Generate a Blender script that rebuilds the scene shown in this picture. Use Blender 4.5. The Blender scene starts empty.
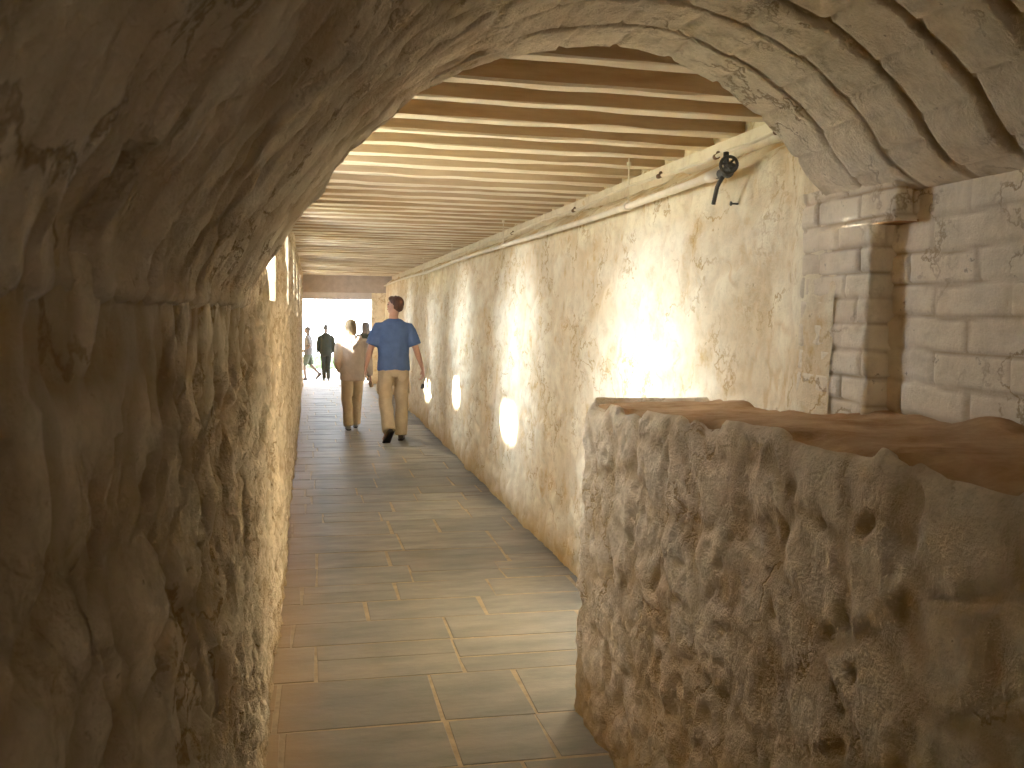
import bpy, bmesh, math, random
import numpy as np
from mathutils import Vector, Matrix

random.seed(7)
rng = np.random.default_rng(11)
C = bpy.context.scene.collection
SC = bpy.context.scene
EYE = 1.6

# ------------------------------------------------------------------ noise
def _hash(ix, iy, iz, seed):
    h = (ix.astype(np.int64) * 374761393 + iy.astype(np.int64) * 668265263 + iz.astype(np.int64) * 2147483647 + seed * 974634777) & 0xFFFFFFFF
    h = ((h ^ (h >> 13)) * 1274126177) & 0xFFFFFFFF
    h = ((h ^ (h >> 16)) * 2246822519) & 0xFFFFFFFF
    return ((h ^ (h >> 15)) & 0xFFFFFF) / float(0xFFFFFF)

def vnoise(P, seed=0):
    """smooth value noise, roughly -1..1"""
    i = np.floor(P).astype(np.int64); f = P - i
    f = f * f * f * (f * (f * 6 - 15) + 10)
    out = 0
    for dx in (0, 1):
        wx = f[..., 0] if dx else 1 - f[..., 0]
        for dy in (0, 1):
            wy = f[..., 1] if dy else 1 - f[..., 1]
            for dz in (0, 1):
                wz = f[..., 2] if dz else 1 - f[..., 2]
                out = out + wx * wy * wz * _hash(i[..., 0] + dx, i[..., 1] + dy, i[..., 2] + dz, seed)
    return out * 2 - 1

def fbm(P, octv=4, seed=0):
    a, s, t = 1.0, 0, 0
    Q = np.array(P, dtype=float)
    for o in range(octv):
        s = s + a * vnoise(Q, seed + o * 17); t += a
        a *= .5; Q = Q * 2.03 + 5.3
    return s / t

def worley(P, seed=0):
    i = np.floor(P).astype(np.int64)
    F1 = np.full(P.shape[:-1], 9.0); F2 = F1.copy(); ID = np.zeros_like(F1)
    for dx in (-1, 0, 1):
        for dy in (-1, 0, 1):
            for dz in (-1, 0, 1):
                c = i + np.array([dx, dy, dz])
                px = c[..., 0] + .15 + .7 * _hash(c[..., 0], c[..., 1], c[..., 2], seed + 1)
                py = c[..., 1] + .15 + .7 * _hash(c[..., 0], c[..., 1], c[..., 2], seed + 2)
                pz = c[..., 2] + .15 + .7 * _hash(c[..., 0], c[..., 1], c[..., 2], seed + 3)
                d = np.sqrt((P[..., 0] - px) ** 2 + (P[..., 1] - py) ** 2 + (P[..., 2] - pz) ** 2)
                r = _hash(c[..., 0], c[..., 1], c[..., 2], seed + 4)
                near = d < F1
                F2 = np.where(near, F1, np.minimum(F2, d))
                ID = np.where(near, r, ID)
                F1 = np.where(near, d, F1)
    return F1, F2, ID

def sstep(a, b, x):
    t = np.clip((x - a) / (b - a), 0, 1)
    return t * t * (3 - 2 * t)

def rubble(P, freq=(5, 5, 6.5), seed=0, edge=.30):
    """rubble masonry under thick whitewash: (height 0..1, joint 0..1)"""
    W = P + .05 * np.stack([fbm(P * 5, 2, seed + 50), fbm(P * 5 + 9, 2, seed + 51), fbm(P * 5 + 17, 2, seed + 52)], -1)
    F1, F2, ID = worley(W * np.array(freq), seed)
    st = sstep(0.0, edge, F2 - F1)
    h = st * (.45 + .55 * ID) + .30 * fbm(P * 9, 4, seed + 60) + .35 * fbm(P * 2.2, 2, seed + 70)
    return h, 1 - st

def hollows(P, seed=0, freq=(7, 7, 5)):
    """scattered deep pits where the plaster has gone"""
    W = P + .07 * np.stack([fbm(P * 6, 2, seed + 50), fbm(P * 6 + 9, 2, seed + 51), fbm(P * 6 + 17, 2, seed + 52)], -1)
    F1, F2, ID = worley(W * np.array(freq), seed)
    return sstep(.48, .18, F1) * (ID > .52)

# ------------------------------------------------------------------ mesh helpers
def link_mesh(name, verts, faces, mats, parent=None, smooth=True, midx=None):
    me = bpy.data.meshes.new(name)
    verts = np.asarray(verts, dtype=np.float32)
    me.from_pydata(verts.tolist(), [], [tuple(map(int, f)) for f in faces])
    me.update()
    if smooth:
        me.polygons.foreach_set('use_smooth', [True] * len(me.polygons))
    if not isinstance(mats, (list, tuple)): mats = [mats]
    for m in mats: me.materials.append(m)
    if midx is not None: me.polygons.foreach_set('material_index', list(midx))
    o = bpy.data.objects.new(name, me); C.objects.link(o)
    if parent is not None: o.parent = parent
    return o

def grid(name, P, mat, attrs=None, keep=None, parent=None, smooth=True, flip=False):
    nu, nv = P.shape[:2]
    idx = np.arange(nu * nv).reshape(nu, nv)
    q = np.stack([idx[:-1, :-1], idx[1:, :-1], idx[1:, 1:], idx[:-1, 1:]], -1)
    if flip: q = q[..., ::-1]
    if keep is not None: q = q[keep]
    else: q = q.reshape(-1, 4)
    me = bpy.data.meshes.new(name)
    nf = len(q)
    me.vertices.add(nu * nv); me.vertices.foreach_set('co', P.reshape(-1).astype(np.float32))
    me.loops.add(nf * 4); me.loops.foreach_set('vertex_index', q.reshape(-1).astype(np.int32))
    me.polygons.add(nf); me.polygons.foreach_set('loop_start', np.arange(0, nf * 4, 4, dtype=np.int32))
    me.update(calc_edges=True); me.validate()
    me.polygons.foreach_set('use_smooth', [smooth] * len(me.polygons))
    for k, v in (attrs or {}).items():
        a = me.attributes.new(k, 'FLOAT', 'POINT'); a.data.foreach_set('value', np.asarray(v, dtype=np.float32).reshape(-1))
    me.materials.append(mat)
    o = bpy.data.objects.new(name, me); C.objects.link(o)
    if parent is not None: o.parent = parent
    return o

def structure(o):
    o['kind'] = 'structure'; return o

def tag(o, label, cat, group=None):
    o['label'] = label; o['category'] = cat
    if group: o['group'] = group
    return o

def empty(name, loc, label, cat, rotz=0, group=None):
    o = bpy.data.objects.new(name, None); C.objects.link(o)
    o.empty_display_size = .1
    o.location = loc; o.rotation_euler = (0, 0, rotz)
    return tag(o, label, cat, group)

def box_data(x0, x1, y0, y1, z0, z1):
    v = [(x0, y0, z0), (x1, y0, z0), (x1, y1, z0), (x0, y1, z0), (x0, y0, z1), (x1, y0, z1), (x1, y1, z1), (x0, y1, z1)]
    f = [(0, 3, 2, 1), (4, 5, 6, 7), (0, 1, 5, 4), (1, 2, 6, 5), (2, 3, 7, 6), (3, 0, 4, 7)]
    return v, f

# lofted tube: pts = [(centre, half width along side, half depth)], returns verts, faces (closed)
def loft(pts, side=(1, 0, 0), n=16, cap=.5):
    pts = [(Vector(p), a, b) for p, a, b in pts]
    V, Fc = [], []
    side = Vector(side)
    N = len(pts)
    rings = []
    tang = []
    for i in range(N):
        t = (pts[min(i + 1, N - 1)][0] - pts[max(i - 1, 0)][0])
        tang.append(t.normalized())
    full = [(pts[0][0] - tang[0] * cap * min(pts[0][1], pts[0][2]) * .8, pts[0][1] * .55, pts[0][2] * .55, tang[0])] if cap else []
    full += [(p, a, b, t) for (p, a, b), t in zip(pts, tang)]
    if cap: full.append((pts[-1][0] + tang[-1] * cap * min(pts[-1][1], pts[-1][2]) * .8, pts[-1][1] * .55, pts[-1][2] * .55, tang[-1]))
    for p, a, b, t in full:
        u = (side - t * side.dot(t))
        if u.length < 1e-3: u = Vector((0, 1, 0)) - t * t.y
        u.normalize(); w = t.cross(u)
        rings.append(len(V))
        for k in range(n):
            c, s = math.cos(2 * math.pi * k / n), math.sin(2 * math.pi * k / n)
            V.append(p + u * (a * c) + w * (b * s))
    for r0, r1 in zip(rings[:-1], rings[1:]):
        for k in range(n):
            Fc.append((r0 + k, r0 + (k + 1) % n, r1 + (k + 1) % n, r1 + k))
    Fc.append(tuple(reversed(range(rings[0], rings[0] + n))))
    Fc.append(tuple(range(rings[-1], rings[-1] + n)))
    return V, Fc

def ellipsoid(c, r, axes=None, n=16, m=10):
    c = Vector(c)
    ax = axes or (Vector((1, 0, 0)), Vector((0, 1, 0)), Vector((0, 0, 1)))
    V = [c - ax[2] * r[2]]; Fc = []
    for j in range(1, m):
        th = math.pi * j / m
        for k in range(n):
            ph = 2 * math.pi * k / n
            V.append(c + ax[0] * (r[0] * math.sin(th) * math.cos(ph)) + ax[1] * (r[1] * math.sin(th) * math.sin(ph)) - ax[2] * (r[2] * math.cos(th)))
    V.append(c + ax[2] * r[2])
    for k in range(n): Fc.append((0, 1 + (k + 1) % n, 1 + k))
    for j in range(m - 2):
        a = 1 + j * n; b = a + n
        for k in range(n): Fc.append((a + k, a + (k + 1) % n, b + (k + 1) % n, b + k))
    a = 1 + (m - 2) * n; t = len(V) - 1
    for k in range(n): Fc.append((a + k, a + (k + 1) % n, t))
    return V, Fc

def join_data(shapes):
    V, Fc = [], []
    for v, f in shapes:
        o = len(V); V += [tuple(p) for p in v]; Fc += [tuple(i + o for i in g) for g in f]
    return V, Fc

def fuse(name, shapes, voxel, mat, parent=None, smooth_it=4, wrinkle=0, wscale=14, seed=0, wz=1.0):
    """union of closed shapes into ONE continuous skin"""
    V, Fc = join_data(shapes)
    me = bpy.data.meshes.new('tmp'); me.from_pydata(V, [], Fc); me.update()
    t = bpy.data.objects.new('tmp', me); C.objects.link(t)
    m = t.modifiers.new('r', 'REMESH'); m.mode = 'VOXEL'; m.voxel_size = voxel; m.use_smooth_shade = True
    if smooth_it:
        s = t.modifiers.new('s', 'SMOOTH'); s.iterations = smooth_it; s.factor = .5
    dg = bpy.context.evaluated_depsgraph_get(); dg.update()
    res = bpy.data.meshes.new_from_object(t.evaluated_get(dg))
    bpy.data.objects.remove(t); bpy.data.meshes.remove(me)
    if wrinkle:
        n = len(res.vertices)
        co = np.zeros(n * 3, np.float32); res.vertices.foreach_get('co', co); co = co.reshape(-1, 3)
        no = np.zeros(n * 3, np.float32); res.vertices.foreach_get('normal', no); no = no.reshape(-1, 3)
        d = fbm(co * np.array([wscale, wscale, wscale * wz]), 3, seed) * wrinkle
        co = co + no * d[:, None]
        res.vertices.foreach_set('co', co.reshape(-1)); res.update()
    res.materials.clear(); res.materials.append(mat)
    res.polygons.foreach_set('use_smooth', [True] * len(res.polygons))
    res.name = name
    o = bpy.data.objects.new(name, res); C.objects.link(o)
    if parent is not None: o.parent = parent
    return o

# ------------------------------------------------------------------ materials
class NT:
    def __init__(s, name):
        s.m = bpy.data.materials.new(name); s.m.use_nodes = True
        s.t = s.m.node_tree; s.n = s.t.nodes; s.b = s.n['Principled BSDF']
    def new(s, t, **k):
        n = s.n.new(t)
        for a, v in k.items():
            if a in n.inputs: n.inputs[a].default_value = v
            else: setattr(n, a, v)
        return n
    def ln(s, a, b): s.t.links.new(a, b)
    def pos(s): return s.new('ShaderNodeNewGeometry').outputs['Position']
    def objc(s): return s.new('ShaderNodeTexCoord').outputs['Object']
    def noise(s, vec, scale, detail=5, rough=.55, stretch=None):
        if stretch:
            mp = s.new('ShaderNodeMapping'); mp.inputs['Scale'].default_value = stretch
            s.ln(vec, mp.inputs['Vector']); vec = mp.outputs[0]
        n = s.new('ShaderNodeTexNoise'); n.inputs['Scale'].default_value = scale
        n.inputs['Detail'].default_value = detail; n.inputs['Roughness'].default_value = rough
        s.ln(vec, n.inputs['Vector']); return n.outputs['Fac']
    def ramp(s, fac, stops):
        r = s.new('ShaderNodeValToRGB')
        e = r.color_ramp.elements
        while len(e) < len(stops): e.new(.5)
        for el, (p, c) in zip(e, stops):
            el.position = p; el.color = (c[0], c[1], c[2], 1) if isinstance(c, (tuple, list)) else (c, c, c, 1)
        s.ln(fac, r.inputs[0]); return r.outputs[0]
    def mix(s, fac, a, b, mode='MIX'):
        m = s.new('ShaderNodeMix', data_type='RGBA', blend_type=mode)
        for sock, v in ((m.inputs[0], fac), (m.inputs[6], a), (m.inputs[7], b)):
            if isinstance(v, (int, float)): sock.default_value = v
            elif isinstance(v, (tuple, list)): sock.default_value = (v[0], v[1], v[2], 1)
            else: s.ln(v, sock)
        return m.outputs[2]
    def math(s, op, a, b=0.0, clamp=False):
        m = s.new('ShaderNodeMath', operation=op, use_clamp=clamp)
        for sock, v in ((m.inputs[0], a), (m.inputs[1], b)):
            if isinstance(v, (int, float)): sock.default_value = v
            else: s.ln(v, sock)
        return m.outputs[0]
    def attr(s, name):
        a = s.new('ShaderNodeAttribute'); a.attribute_name = name; return a.outputs['Fac']
    def bump(s, h, strength=.4, dist=.01):
        b = s.new('ShaderNodeBump'); b.inputs['Strength'].default_value = strength; b.inputs['Distance'].default_value = dist
        s.ln(h, b.inputs['Height']); s.ln(b.outputs[0], s.b.inputs['Normal'])
    def done(s, col, rough=.9, spec=.2):
        if isinstance(col, (tuple, list)): s.b.inputs['Base Color'].default_value = (*col, 1)
        else: s.ln(col, s.b.inputs['Base Color'])
        if isinstance(rough, (int, float)): s.b.inputs['Roughness'].default_value = rough
        else: s.ln(rough, s.b.inputs['Roughness'])
        s.b.inputs['Specular IOR Level'].default_value = spec
        return s.m

def whitewash(name, light, cavity, ochre, stain_lo=.56, stain_hi=.70, stain_scale=3.2, fine=.5, foot=True, mottle=.42):
    t = NT(name); P = t.pos()
    h = t.attr('h'); j = t.attr('joint'); st = t.attr('stain')
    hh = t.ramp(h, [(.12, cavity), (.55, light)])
    blotch = t.noise(P, 1.3, 4)
    c = t.mix(t.ramp(blotch, [(.35, 0.0), (.7, .4)]), hh, tuple(x * .80 for x in light))
    s1 = t.ramp(t.noise(P, stain_scale, 8, .68), [(stain_lo, 0.0), (stain_hi, 1.0)])
    s2 = t.ramp(t.noise(P, stain_scale * 4.5, 6, .62), [(.50, 0.0), (.66, 1.0)])
    s = t.math('MULTIPLY', s1, t.math('ADD', t.math('MULTIPLY', s2, .65), .35))
    s = t.math('MAXIMUM', t.math('MULTIPLY', s, .85), t.math('MULTIPLY', st, .8), True)
    c = t.mix(s, c, ochre)
    # thin dark cracks and specks
    sp = t.ramp(t.noise(P, 26, 4, .7), [(.66, 0.0), (.72, .6)])
    c = t.mix(sp, c, tuple(x * .35 for x in ochre))
    c = t.mix(t.math('MULTIPLY', j, .75), c, tuple(x * .8 for x in ochre))
    # fine mottling, relief shade put into the colour; crack lines and small dark pits
    g = t.noise(P, 13, 10, .78)
    c = t.mix(t.ramp(g, [(.36, mottle), (.54 + .05 * (mottle > .5), 0.0)]), c, tuple(x * .52 * w_ for x, w_ in zip(light, (1.05, .97, .82))))
    ck = t.math('ABSOLUTE', t.math('SUBTRACT', t.noise(P, 5.5, 6, .6), .5))
    ck = t.math('MULTIPLY', t.ramp(ck, [(.004, 1.0), (.022, 0.0)]), t.ramp(t.noise(P, 2.7, 3), [(.46, 0.0), (.60, .8)]))
    c = t.mix(ck, c, tuple(x * .75 for x in ochre))
    if foot:   # the walls turn darker ochre toward the foot
        z = t.new('ShaderNodeSeparateXYZ'); t.ln(P, z.inputs[0])
        zz = t.math('SUBTRACT', z.outputs[2], t.math('MULTIPLY', t.noise(P, 5, 4), .30))
        f = t.ramp(t.math('ADD', zz, .20), [(.02, .9), (.30, 0.0)])
        c = t.mix(f, c, tuple(x * .75 for x in ochre))
    b = t.math('ADD', t.noise(P, 34, 8, .7), t.math('MULTIPLY', t.noise(P, 120, 4, .6), .4))
    t.bump(t.math('SUBTRACT', t.math('ADD', b, t.math('MULTIPLY', g, .8)), t.math('MULTIPLY', ck, .4)), fine, .02)
    return t.done(c, .92, .12)

CREAM = (.80, .70, .52)
M = {}
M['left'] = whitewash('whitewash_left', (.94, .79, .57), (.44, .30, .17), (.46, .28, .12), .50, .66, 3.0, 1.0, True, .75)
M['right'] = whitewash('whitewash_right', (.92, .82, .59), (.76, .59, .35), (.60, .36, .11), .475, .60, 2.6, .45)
M['vault'] = whitewash('whitewash_vault', (.95, .84, .66), (.56, .42, .28), (.40, .28, .16), .56, .70, 3.0, .8, False, .6)
M['block'] = whitewash('whitewash_block', (.90, .76, .55), (.56, .41, .25), (.50, .31, .12), .50, .66, 2.6, .8, True, .65)
M['pier'] = whitewash('whitewash_brick', (.90, .80, .62), (.56, .42, .27), (.42, .27, .12), .58, .72, 3.5, .35, False)

def simple(name, col, rough=.8, var=.25, scale=20, bump=0, spec=.3, stretch=None, metal=0):
    t = NT(name); P = t.objc()
    n = t.noise(P, scale, 5, .6, stretch)
    c = t.mix(t.ramp(n, [(.3, 0.0), (.7, 1.0)]), tuple(x * (1 - var) for x in col), tuple(min(1, x * (1 + var)) for x in col))
    if bump: t.bump(n, bump, .01)
    t.b.inputs['Metallic'].default_value = metal
    return t.done(c, rough, spec)

def wood(name, a, b, whitewash_amt=0.0, ww=(.8, .7, .55)):
    t = NT(name); P = t.pos()
    g = t.noise(P, 9, 7, .62, (.35, 4, 4))
    c = t.mix(t.ramp(g, [(.32, 0.0), (.68, 1.0)]), a, b)
    if whitewash_amt:
        k = t.noise(P, 4, 6, .65, (.5, 2.5, 2.5))
        c = t.mix(t.math('MULTIPLY', t.ramp(k, [(.30, .35), (.55, 1.0)]), whitewash_amt), c, ww)
    t.bump(g, .35, .01)
    return t.done(c, .85, .15)

M['joist_side'] = wood('joist_side', (.30, .18, .09), (.52, .35, .19), .5, (.64, .50, .33))
M['joist_face'] = wood('joist_underside', (.52, .40, .27), (.70, .58, .42), .95, (.88, .80, .64))
M['board'] = wood('ceiling_boards', (.28, .19, .11), (.42, .3, .18), .5, (.6, .48, .33))
M['lintel'] = simple('lintel_paint', (.46, .39, .33), .85, .15, 8, .2)
M['lintel_low'] = simple('lintel_low_lit', (.62, .57, .55), .85, .1, 8, .2)  # paler than the beam: light from outside put into the colour

# flagstones
t = NT('flagstone'); P = t.pos()
r = t.attr('tone')
sl = t.noise(P, 3.5, 8, .65, (.7, 2.2, 1))
c = t.mix(r, (.18, .165, .138), (.245, .22, .175))
c = t.mix(t.ramp(sl, [(.38, 0.0), (.66, .8)]), c, (.13, .125, .108))
c = t.mix(t.ramp(t.noise(P, 2.0, 5), [(.5, 0.0), (.8, .35)]), c, (.30, .23, .14))
x = t.new('ShaderNodeSeparateXYZ'); t.ln(P, x.inputs[0])
xe = t.math('ADD', x.outputs[0], t.math('MULTIPLY', t.noise(P, 6, 4), .12))
c = t.mix(t.ramp(t.math('ADD', xe, .2), [(.06, .85), (.36, 0.0)]), c, (.33, .20, .08))
t.bump(t.noise(P, 14, 8, .65, (1, 2, 1)), .35, .008)
M['flag'] = t.done(c, t.ramp(sl, [(.3, .5), (.7, .72)]), .18)
M['mortar'] = simple('floor_mortar', (.33, .25, .155), .95, .25, 12, .3, .1)
M['earth'] = None
t = NT('bare_earth'); P = t.pos()
n = t.noise(P, 6, 8, .7)
c = t.mix(t.ramp(n, [(.35, 0.0), (.65, 1.0)]), (.34, .19, .085), (.58, .38, .21))
c = t.mix(t.ramp(t.noise(P, 18, 6, .7), [(.60, 0.0), (.72, .5)]), c, (.45, .33, .2))
t.bump(t.noise(P, 22, 8, .7), .7, .02)
M['earth'] = t.done(c, .95, .1)
M['pipe'] = simple('pipe_whitewashed', (.80, .72, .58), .6, .12, 9, .15, .3)
M['rust'] = simple('rusty_iron', (.16, .09, .045), .85, .4, 40, .3, .3)
M['iron'] = simple('dark_iron', (.045, .040, .032), .55, .3, 40, .2, .4)
M['ground'] = simple('pale_gravel', (.55, .52, .47), .95, .15, 3, .2, .1)
M['bank'] = simple('bank_grass', (.40, .40, .26), .95, .3, 2, .2, .1)
M['grass'] = simple('lawn_grass', (.05, .085, .035), .9, .35, 1.5, 0, .1)

# ------------------------------------------------------------------ axis helper
def nonuni(segments):
    """[(start, end, step0, step1)] -> increasing samples"""
    out = []
    for a, b, s0, s1 in segments:
        p = a
        while p < b - 1e-6:
            out.append(p); p += s0 + (s1 - s0) * (p - a) / (b - a)
    out.append(segments[-1][1])
    return np.array(out)

END = 20.0
ARCH = 2.5
WINS = [4.1, 6.88, 9.58, 12.05, 15.1, 17.8]
WSPEC = [(.42, .20, 2.0), (.25, .11, 2.0), (.25, .11, 2.0), (.30, .10, 1.80), (.25, .11, 2.0), (.25, .11, 2.0)]
SILL = [1.64, 1.64, 1.64, 1.51, 1.64, 1.64]
XL = -.165

def base_right(z):      # the right wall leans out a little and sets back above the pipe
    return 1.56 + .03 * z + .155 * sstep(2.16, 2.30, z)

# ------------------------------------------------------------------ floor of flagstones
def build_floor():
    V, Fc, mi, tone = [], [], [], []
    def addq(pts, m, tn):
        o = len(V); V.extend(pts); Fc.append(tuple(range(o, o + len(pts)))); mi.append(m); tone.extend([tn] * len(pts))
    x0, x1 = -.40, 1.95
    skew = -.028
    addq([(x0, -2.6, -.0018), (x1, -2.6, -.0018), (x1, END + .3, -.0018), (x0, END + .3, -.0018)], 1, 0)
    rr = random.Random(5)
    y = -2.6
    while y < END + .2:
        d = rr.choice([.26, .32, .36, .42, .46])
        # this course, cut in stones
        xs = [x0]
        p = x0 + rr.uniform(.2, .5)
        while p < x1 - .2:
            xs.append(p); p += rr.uniform(.34, .78)
        xs.append(x1)
        for a, b in zip(xs[:-1], xs[1:]):
            cells = [(y, y + d)]
            if rr.random() < .16: k = y + d * rr.uniform(.4, .6); cells = [(y, k), (k, y + d)]
            for ya, yb in cells:
                g = .005 * rr.uniform(.6, 1.5); gx = .0055 * rr.uniform(.5, 1.6)
                e = .003
                zt = rr.uniform(-.0002, .0012)
                j = [rr.uniform(-.007, .007) for _ in range(8)]
                q = [(a + gx + j[0], ya + g + j[1]), (b - gx + j[2], ya + g + j[3]), (b - gx + j[4], yb - g + j[5]), (a + gx + j[6], yb - g + j[7])]
                tl = [rr.uniform(-.0008, .0008) for _ in range(4)]
                cx, cy = sum(k[0] for k in q) / 4, sum(k[1] for k in q) / 4
                tn = rr.random()
                top, bot = [], []
                for (px, py), dz in zip(q, tl):
                    ux, uy = cx - px, cy - py; L = math.hypot(ux, uy)
                    ix, iy = px + ux / L * e * 1.6, py + uy / L * e * 1.6
                    top.append((ix, iy + skew * ix, zt + dz)); bot.append((px, py + skew * px, -.0035))
                addq(top, 0, tn)
                for k in range(4):
                    l = (k + 1) % 4
                    addq([bot[k], bot[l], top[l], top[k]], 0, tn)
        y += d
    o = link_mesh('floor', V, Fc, [M['flag'], M['mortar']], smooth=False, midx=mi)
    a = o.data.attributes.new('tone', 'FLOAT', 'POINT'); a.data.foreach_set('value', tone)
    return structure(o)
build_floor()

# ------------------------------------------------------------------ left wall with its splayed openings
def build_left():
    ys = nonuni([(-2.5, .3, .06, .02), (.3, 3.0, .0075, .013), (3.0, END + .1, .013, .05)])
    for w in WINS:                       # snap grid lines to the openings
        for e in (w - .48, w + .48):
            ys[np.argmin(abs(ys - e))] = e
    zs = np.arange(-.02, 2.60, .0135)
    for e in (1.51, 1.64, 2.20): zs[np.argmin(abs(zs - e))] = e
    Y, Z = np.meshgrid(ys, zs, indexing='ij')
    X = np.full_like(Y, XL)
    P = np.stack([X, Y, Z], -1)
    h, j = rubble(P, (4.5, 4.5, 5.8), 3, .34)
    pit = hollows(P, 31, (6, 6.5, 4.6))
    big = fbm(P * np.array([1, 1.3, 1.3]), 3, 8)
    pit = np.maximum(pit, .6 * hollows(P, 35, (13, 13, 8)))
    rdg = 1 - np.abs(fbm(P * np.array([9, 9, 6]), 4, 15)) * 3
    W2 = P + .05 * np.stack([fbm(P * 8, 2, 150), fbm(P * 8 + 9, 2, 151), fbm(P * 8 + 17, 2, 152)], -1)
    f1, f2, idd = worley(W2 * np.array([8.5, 8.5, 4.5]), 160)
    flake = sstep(.40, .31, f1) * (idd > .50)
    f1, f2, idd = worley(W2 * np.array([17, 17, 9]), 170)
    flake = np.maximum(flake, .6 * sstep(.38, .30, f1) * (idd > .62))
    pit = np.maximum(pit, flake * .85)
    d = -.016 * flake + .018 * (h - .45) + .016 * big - .024 * pit + .009 * np.clip(rdg, -1, 1) + .014 * fbm(P * 20, 5, 5) + .008 * fbm(P * np.array([55, 55, 18]), 3, 6)
    d = d * (1 - .8 * sstep(1.38, 1.6, Z) * (Y < ARCH - .05))
    m = np.ones_like(Y)
    for w, si in zip(WINS, SILL):
        dist = np.maximum(abs(Y - w) - .48, np.maximum(si - Z, Z - 2.20))
        m = np.minimum(m, sstep(0, .10, np.abs(dist)))
    # inside the vaulted stretch the wall ends at the spring line
    d = np.clip(d, -.075, .045) * (.25 + .75 * m)
    P[..., 0] += d * m + 0
    yc = (Y[:-1, :-1] + Y[1:, 1:]) / 2; zc = (Z[:-1, :-1] + Z[1:, 1:]) / 2
    keep = np.ones_like(yc, bool)
    for w, si in zip(WINS, SILL): keep &= ~((abs(yc - w) < .48) & (zc > si) & (zc < 2.20))
    keep &= ~((yc < ARCH - .05) & (zc > 1.64))
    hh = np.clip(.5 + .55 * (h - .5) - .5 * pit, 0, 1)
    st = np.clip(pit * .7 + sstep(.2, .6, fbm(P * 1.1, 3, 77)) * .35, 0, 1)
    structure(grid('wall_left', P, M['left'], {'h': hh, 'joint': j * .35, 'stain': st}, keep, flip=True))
    for i, w in enumerate(WINS):
        a = [(XL, w - .48, SILL[i]), (XL, w + .48, SILL[i]), (XL, w + .48, 2.20), (XL, w - .48, 2.20)]
        HW, OH, OZ = WSPEC[i]
        b = [(XL - .26, w - HW, OZ - OH), (XL - .26, w + HW, OZ - OH), (XL - .26, w + HW, OZ + OH), (XL - .26, w - HW, OZ + OH)]
        n = 14; V = []; Fc = []
        ring = 4 * n
        for s in range(6):
            f = s / 5
            for k in range(4):
                for q in range(n):
                    p0 = Vector(a[k]).lerp(Vector(a[(k + 1) % 4]), q / n); e1 = Vector(b[k]).lerp(Vector(b[(k + 1) % 4]), q / n)
                    ay, az = (e1.y - w) / HW, (e1.z - OZ) / OH      # square -> rounded opening
                    L_ = (abs(ay) ** 3.2 + abs(az) ** 3.2) ** (1 / 3.2)
                    p1 = Vector((e1.x, w + HW * ay / L_, OZ + OH * az / L_))
                    p = p0.lerp(p1, f)
                    if 0 < s < 5:
                        e = Vector((0, random.uniform(-.012, .012), random.uniform(-.012, .012))); p += e
                    V.append(p)
        for s in range(5):
            for k in range(ring):
                Fc.append((s * ring + k, s * ring + (k + 1) % ring, (s + 1) * ring + (k + 1) % ring, (s + 1) * ring + k))
        o = link_mesh('window_%d' % (i + 1), V, Fc, M['right'])
        at_ = o.data.attributes.new('h', 'FLOAT', 'POINT'); at_.data.foreach_set('value', [.8] * len(V))
        structure(o)
build_left()

# ------------------------------------------------------------------ right wall
def build_right():
    ys = nonuni([(2.43, 4.0, .013, .013), (4.0, END + .1, .013, .06)])
    zs = np.arange(-.02, 2.62, .015)
    Y, Z = np.meshgrid(ys, zs, indexing='ij')
    X = base_right(Z)
    P = np.stack([X, Y, Z], -1)
    h, j = rubble(P, (3.2, 3.2, 4.0), 13, .42)
    d = .024 * (h - .45) + .016 * fbm(P * 1.2, 2, 4) + .006 * fbm(P * 18, 3, 9)
    lump = sstep(2.14, 2.2, Z) * sstep(2.40, 2.3, Z)
    d = d + lump * (.035 * fbm(P * np.array([7, 7, 12]), 3, 21))
    brick = sstep(2.95, 2.65, Y + .1 * fbm(P * 4, 2, 2))       # toward the pier the wall turns to flat brickwork
    d = d * (1 - .7 * brick)
    P[..., 0] -= d + .080 * sstep(2.95, 2.55, Y) * sstep(2.2, 2.1, Z)
    st = np.clip(lump * sstep(-.1, .35, fbm(P * 6, 3, 33)) * .9 + sstep(.15, .55, fbm(P * np.array([2.2, 2.2, 3]), 4, 41)) * .5 * sstep(.4, 1.6, Z), 0, 1)
    # ochre outlines where whitewash has flaked off round the stones
    vein = sstep(.10, .02, np.abs(fbm(P * 4.2, 4, 91))) * sstep(.05, .45, fbm(P * 1.7, 3, 92)) 
    st = np.clip(st + vein * .7, 0, 1)
    hh = np.clip(.62 + .45 * (h - .5), 0, 1)
    structure(grid('wall_right', P, M['right'], {'h': hh, 'joint': j * .12, 'stain': st * (1 - .6 * brick)}, None))
build_right()

# ------------------------------------------------------------------ brick pier, recess and near right wall
def brickpat(U, V, bl=.235, bh=.085, seed=0, jw=.012):
    U = U + .012 * fbm(np.stack([U * 7, V * 7, V * 0 + seed], -1), 2, seed); V = V + .010 * fbm(np.stack([U * 6, V * 6, V * 0 + 3], -1), 2, seed + 5)
    r = np.floor(V / bh)
    uu = U / bl + .5 * (r % 2) + .25 * (_hash(r.astype(np.int64), (r * 0).astype(np.int64), (r * 0).astype(np.int64), seed) - .5)
    fu = (uu - np.floor(uu)) * bl; fv = (V / bh - r) * bh
    dist = np.minimum(np.minimum(fu, bl - fu), np.minimum(fv, bh - fv))
    idn = _hash(np.floor(uu).astype(np.int64), r.astype(np.int64), (r * 0).astype(np.int64), seed + 9)
    return sstep(jw, 0, dist), idn

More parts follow.
